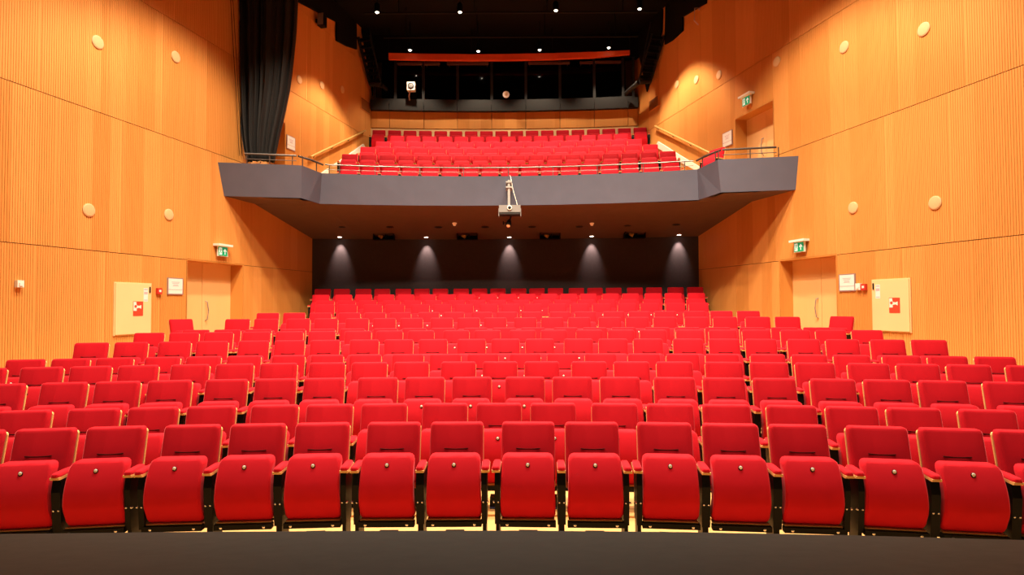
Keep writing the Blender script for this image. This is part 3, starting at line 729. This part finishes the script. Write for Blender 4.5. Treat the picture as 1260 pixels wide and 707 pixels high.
MB().tube([Vector((pc.x, PB.y + .02, ZT + .02)), Vector((pc.x + .02, PB.y - .04, ZT - .02)), Vector((pc.x + .08, pc.y + .1, pc.z + .55)), pc + Vector((.20, .05, .10))], .008, 6).obj('cable', 'white', t, smooth=True)
# small black lamp hung under the projector
q = at_y(626, 275, YP + .1)
t = thing('stage_lamp', 'small black lamp hung under the projector', 'stage lamp', q)
MB().tube([Vector((pc.x + .03, q.y, pc.z - .132)), q + Z1 * .03], .02, 8).obj('drop_arm', 'black_steel', t)
MB().lathe(q + Z1 * .02, (-.1, -.7, -.6), [(.05, -.10), (.065, 0), (.07, .10), (.055, .12)], 14).obj('barrel', 'black_steel', t, smooth=True)
MB().lathe(q + Vector((-.012, -.09, -.07)), (-.1, -.7, -.6), [(.05, 0), (.03, .012)], 14).obj('lens', 'silver', t, smooth=True)
MB().box(q.x - .15, q.x - .12, q.y - .03, q.y + .03, q.z - .03, q.z + .06).obj('yoke', 'black_steel', t)
MB().box(q.x - .13, q.x - .03, q.y - .01, q.y + .01, q.z + .01, q.z + .03).obj('yoke_arm', 'black_steel', t)

# ------------------------------------------------------------------ lamps and fittings under the balcony
for i, (px, py) in enumerate(((418, 291), (524.5, 291.2), (626.5, 291.2), (728, 290), (835.5, 288.3))):
    P = on_soffit(px, py); nm = ['leftmost', 'second from the left', 'middle', 'second from the right', 'rightmost'][i]
    t = thing('downlight', 'lit round downlight under the balcony, %s of five' % nm, 'downlight', P, 'lit downlights under the balcony')
    MB().lathe(P, (0, 0, -1), [(.085, -.01), (.085, .012), (.065, .014)], 20).obj('rim', 'silver', t, smooth=True)
    MB().lathe(P - Z1 * .014, (0, 0, -1), [(.060, 0), (.045, .006)], 16).obj('bulb', 'lamp', t, smooth=True)
    d = (P - Vector((CX, CY, P.z))).normalized()
    spot('downlight_lamp', P - Z1 * .05, P + Vector((d.x * .82, d.y * .82, -2.0)), 125, 56, .9, (1, .76, .64), .03)
for i, (px, py) in enumerate(((421.5, 279.3), (480, 279.3), (539.5, 279.6), (597, 279.4), (654.8, 279.2), (713, 278.8), (772, 277.6), (832, 276.4))):
    P = on_soffit(px, py); e_ = 'end' ; nm = place(i, 8)
    t = thing('ceiling_grille', 'dark unlit oval fitting under the balcony, ' + nm + ' of eight', 'ceiling fitting', P, 'unlit fittings under the balcony')
    MB().lathe(P, (0, 0, -1), [(.115, -.01), (.115, .010), (.095, .014)], 20).obj('rim', 'charcoal', t, smooth=True)
    MB().lathe(P - Z1 * .014, (0, 0, -1), [(.09, 0), (.05, .004)], 16).obj('grille', 'black', t, smooth=True)
for i, (px, py) in enumerate(((471.5, 286.6), (574.6, 286.4), (677, 285.9), (781.8, 284.6))):
    P = on_soffit(px, py); nm = place(i, 4)
    t = thing('spotlight_box', 'black open box with angled spotlight under the balcony, ' + nm + ' of four', 'spotlight', P, 'spotlight boxes under the balcony')
    b_ = MB(); x0, x1 = P.x - .30, P.x + .30; y0, y1 = P.y, P.y + .26; z0, z1 = P.z - .185, P.z
    b_.box(x0, x1, y1 - .015, y1, z0, z1); b_.box(x0, x0 + .015, y0, y1, z0, z1); b_.box(x1 - .015, x1, y0, y1, z0, z1); b_.box(x0, x1, y0, y1, z1 - .015, z1); b_.box(x0, x1, y0, y1, z0, z0 + .012)
    b_.obj('housing', 'black', t)
    MB().lathe((P.x - .11, P.y + .09, P.z - .085), (.75, -.35, -.30), [(.03, -.06), (.045, 0), (.055, .06), (.045, .065)], 14).obj('lamp_head', 'brass', t, smooth=True)
    MB().box(P.x + .03, P.x + .07, P.y + .10, P.y + .14, P.z - .12, P.z - .012).obj('yoke', 'black_steel', t)
for px, py, nm in ((559.3, 274.3, 'left of the projector'), (728.3, 274.1, 'right of the projector')):
    P = on_soffit(px, py); t = thing('smoke_detector', 'small glowing ivory detector under the balcony, ' + nm, 'smoke detector', P, 'detectors under the balcony')
    MB().lathe(P, (0, 0, -1), [(.065, -.01), (.065, .02), (.05, .03)], 18).obj('base', 'detector', t, smooth=True)
    MB().lathe(P - Z1 * .03, (0, 0, -1), [(.045, 0), (.04, .04), (.02, .05)], 14).obj('head', 'detector', t, smooth=True)

# ------------------------------------------------------------------ above the balcony: lamps, beam, grid, booms, booth contents
def pendant(px, py, Y, label, power):
    P = at_y(px, py, Y); t = thing('ceiling_lamp', label, 'ceiling lamp', P, 'lit lamps in the black ceiling grid')
    MB().lathe(P + Z1 * .01, (0, 0, 1), [(.085, 0), (.085, .22), (.05, .27)], 16).obj('can', 'black_steel', t, smooth=True)
    MB().lathe(P, (0, 0, -1), [(.05, -.008), (.035, .012)], 14).obj('bulb', 'lamp', t, smooth=True)
    MB().tube([P + Z1 * .27, Vector((P.x, P.y, 11.6))], .012, 6).obj('stem', 'black_steel', t)
    if power: spot('ceiling_lamp_light', P - Z1 * .06, P + Vector((0, .15, -4)), power, 98, .4, (1, .80, .56), .06)
for i, (px, py) in enumerate(((464, 15.5), (566, 15.3), (684, 13.3), (787, 11.3))): pendant(px, py, 17.1, 'bright small lamp in the black ceiling, upper row, ' + place(i, 4), 1650)
for i, (px, py) in enumerate(((504.5, 62), (588.5, 63.3), (664, 61.8), (749, 59))): pendant(px, py, 19.9, 'bright small lamp above the red beam, ' + place(i, 4), 260)
# wood beam in front of the booth, coloured red as dim light shows it
mb = MB(); up = [(478, 65), (530, 66), (580, 66.6), (627, 66.3), (680, 65.2), (730, 63.6), (775, 61.6)]; lo = [(478, 72.5), (530, 73.5), (580, 74), (627, 73.7), (680, 72.6), (730, 70.3), (775, 66.3)]
U = [at_y(x, y, arc_y(rad(20.4), at_y(x, y, 20.3).x)) for x, y in up]; Lw = [at_y(x, y, arc_y(rad(20.4), at_y(x, y, 20.3).x)) for x, y in lo]; k = len(U); bk = Vector((0, .12, 0))
mb.add(U + Lw + [p + bk for p in U] + [p + bk for p in Lw], [f for i in range(k - 1) for f in ((i, k + i, k + i + 1, i + 1), (2 * k + i, 2 * k + i + 1, 3 * k + i + 1, 3 * k + i), (i, i + 1, 2 * k + i + 1, 2 * k + i), (k + i, 3 * k + i, 3 * k + i + 1, k + i + 1))] + [(0, 2 * k, 3 * k, k), (k - 1, 2 * k - 1, 4 * k - 1, 3 * k - 1)])
bt = thing('ceiling_beam', 'long dim-lit red beam hung in front of the booth windows', 'beam', U[3])
mb.obj('beam', 'redbeam', bt)
for i in (0, 2, 4, 6): MB().tube([U[i] + bk * .5, Vector((U[i].x, U[i].y + .06, 11.6))], .015, 6).obj('hanger', 'black_steel', bt)
# lighting pipes across the hall
for i, (Y, z) in enumerate(((16.4, 10.9), (17.6, 10.75), (18.9, 10.6))):
    x = wall_x('right', Y) - .9
    t = thing('lighting_pipe', 'black lighting pipe across the ceiling, %s the booth' % ('farthest from', 'midway to', 'nearest')[i], 'lighting pipe', (0, Y, z), 'black pipes below the ceiling')
    MB().tube([(-x, Y, z), (x, Y, z)], .03, 8).obj('pipe', 'black_steel', t, smooth=True)
    for xx in (-3.4, -1.1, 1.1, 3.4): MB().tube([(xx, Y, z), (xx, Y, 11.6)], .012, 6).obj('hanger', 'black_steel', t)
# ceiling masking along the upper walls and the slanting lighting booms
for side, pts, nm in (('left', [(364, 2), (412, 27), (412, 50), (425, 57), (437, 61), (437, -60), (364, -60)], 'left'), ('right', [(871, 4), (842, 21), (842, 38), (829, 50), (820, 55), (820, -60), (871, -60)], 'right')):
    Q = [at_wall(side, *p) for p in pts]; o = Q[0].copy(); e = wall_e(side)
    Q2 = [((q - o).dot(e), min(q.z, 11.55) - o.z) for q in Q]
    t = MB().poly(o, e, wall_n(side), Z1, Q2, .02, .07).obj('ceiling_mask', 'black', loc=o)
    tag(t, 'stepped black ceiling mask along the top of the %s wall' % nm, 'ceiling mask')
for side, pts in (('left', [(444, 40), (453, 88), (457.3, 118), (457.3, -60), (444, -60)]), ('right', [(816, 38), (806, 85), (797.5, 113), (786, 60), (786, -60), (816, -60)])):
    Q = [at_wall(side, *p) for p in pts]; o = Q[0].copy(); e = wall_e(side)
    MB().poly(o, e, wall_n(side), Z1, [((q - o).dot(e), min(q.z, 11.55) - o.z) for q in Q], .02, .06).obj('trim_1' if side == 'left' else 'trim_2', 'black', loc=o, kind='structure')
def boom(side, a, b, plat, label):
    A, Bp = at_wall(side, *a, .14), at_wall(side, *b, .14); n = wall_n(side); s = 1 if side == 'left' else -1
    t = thing('lighting_boom', label, 'lighting boom', Bp)
    e = wall_e(side); off = n * .42
    MB().tube([A, Bp], .055, 8).obj('rear_post', 'black_steel', t); MB().tube([A + off, Bp + off], .035, 8).obj('front_post', 'black_steel', t)
    for i in range(7):
        q = A.lerp(Bp, (i + .5) / 7); MB().frame(q, n, e, Z1, 0, .42, -.05, .05, -.045, .045).obj('rung', 'black_steel', t)
    P = at_y(*plat[0], Bp.y - .1); Q = at_y(*plat[1], Bp.y + .9)
    MB().tube([Bp, P], .09, 8).obj('platform_arm', 'charcoal', t); MB().tube([P, Q], .075, 8).obj('diagonal_arm', 'charcoal', t)
    MB().tube([P, P + Vector((-.35 * s, -.3, 1.9))], .025, 6).obj('stay', 'charcoal', t)
    return t
boom('left', (436, 46), (451, 104), ((469, 104), (485, 119)), 'black ladder lighting boom on the left wall beside the booth')
boom('right', (822, 44), (805, 100), ((786, 101), (770, 115)), 'black ladder lighting boom on the right wall beside the booth')
# behind and on the booth glass
P = at_y(505.5, 105.5, arc_y(rad(20.72), -3.6)); t = thing('follow_spot', 'pale square faced spotlight behind the booth glass', 'spotlight', P)
MB().box(P.x - .14, P.x + .14, P.y, P.y + .22, P.z - .15, P.z + .15).obj('body', 'white', t)
MB().lathe(P, (0, -1, 0), [(.105, 0), (.105, .02), (.085, .025)], 20).obj('lens_ring', 'black_steel', t, smooth=True)
MB().lathe(P - Y1 * .026, (0, -1, 0), [(.08, 0), (.05, .006)], 18).obj('lens', 'projector', t, smooth=True)
MB().tube([P + Vector((-.05, .12, -.15)), P + Vector((-.10, .2, -.30)), Vector((P.x - .10, P.y + .36, zc3))], .025, 8).obj('stand', 'alu', t)
P = at_y(622.8, 120.3, arc_y(rad(20.95), -.2)); P.z = max(P.z, zc3 + .10); P.y -= .25; t = thing('desk_lamp', 'small round pale lamp at the middle of the booth sill', 'lamp', P)
MB().lathe(P, (0, -1, 0), [(.08, -.04), (.12, 0), (.12, .03), (.10, .035)], 20).obj('reflector', 'white', t, smooth=True)
MB().lathe(P - Y1 * .035, (0, -1, 0), [(.055, 0), (.03, .02)], 14).obj('bulb', 'disc', t, smooth=True)
MB().box(P.x - .03, P.x + .03, P.y + .0, P.y + .05, zc3 - .02, P.z - .05).obj('foot', 'black_steel', t)
for x0, x1, y, nm in ((489, 519.5, 78.5, 'first from the left'), (522, 541, 78.5, 'second from the left'), (550, 601, 78.2, 'third from the left'), (650, 701, 77.5, 'third from the right'), (713.5, 729, 77, 'second from the right'), (732.5, 764, 76.3, 'first from the right')):
    a_, b_ = at_y(x0, y, 20.75), at_y(x1, y, 20.75); t = thing('blind_box', 'thin reddish blind box above the booth windows, ' + nm, 'blind', (a_ + b_) / 2, 'blind boxes above the booth windows')
    mb = MB(); mb.box(a_.x, b_.x, a_.y - .04, a_.y + .06, (a_.z + b_.z) / 2 - .035, (a_.z + b_.z) / 2 + .035); mb.obj('case', 'blind', t)
    for xx in (a_.x + .06, b_.x - .06): MB().box(xx - .01, xx + .01, a_.y, a_.y + .3, a_.z - .02, a_.z + .02).obj('clip', 'black_steel', t)
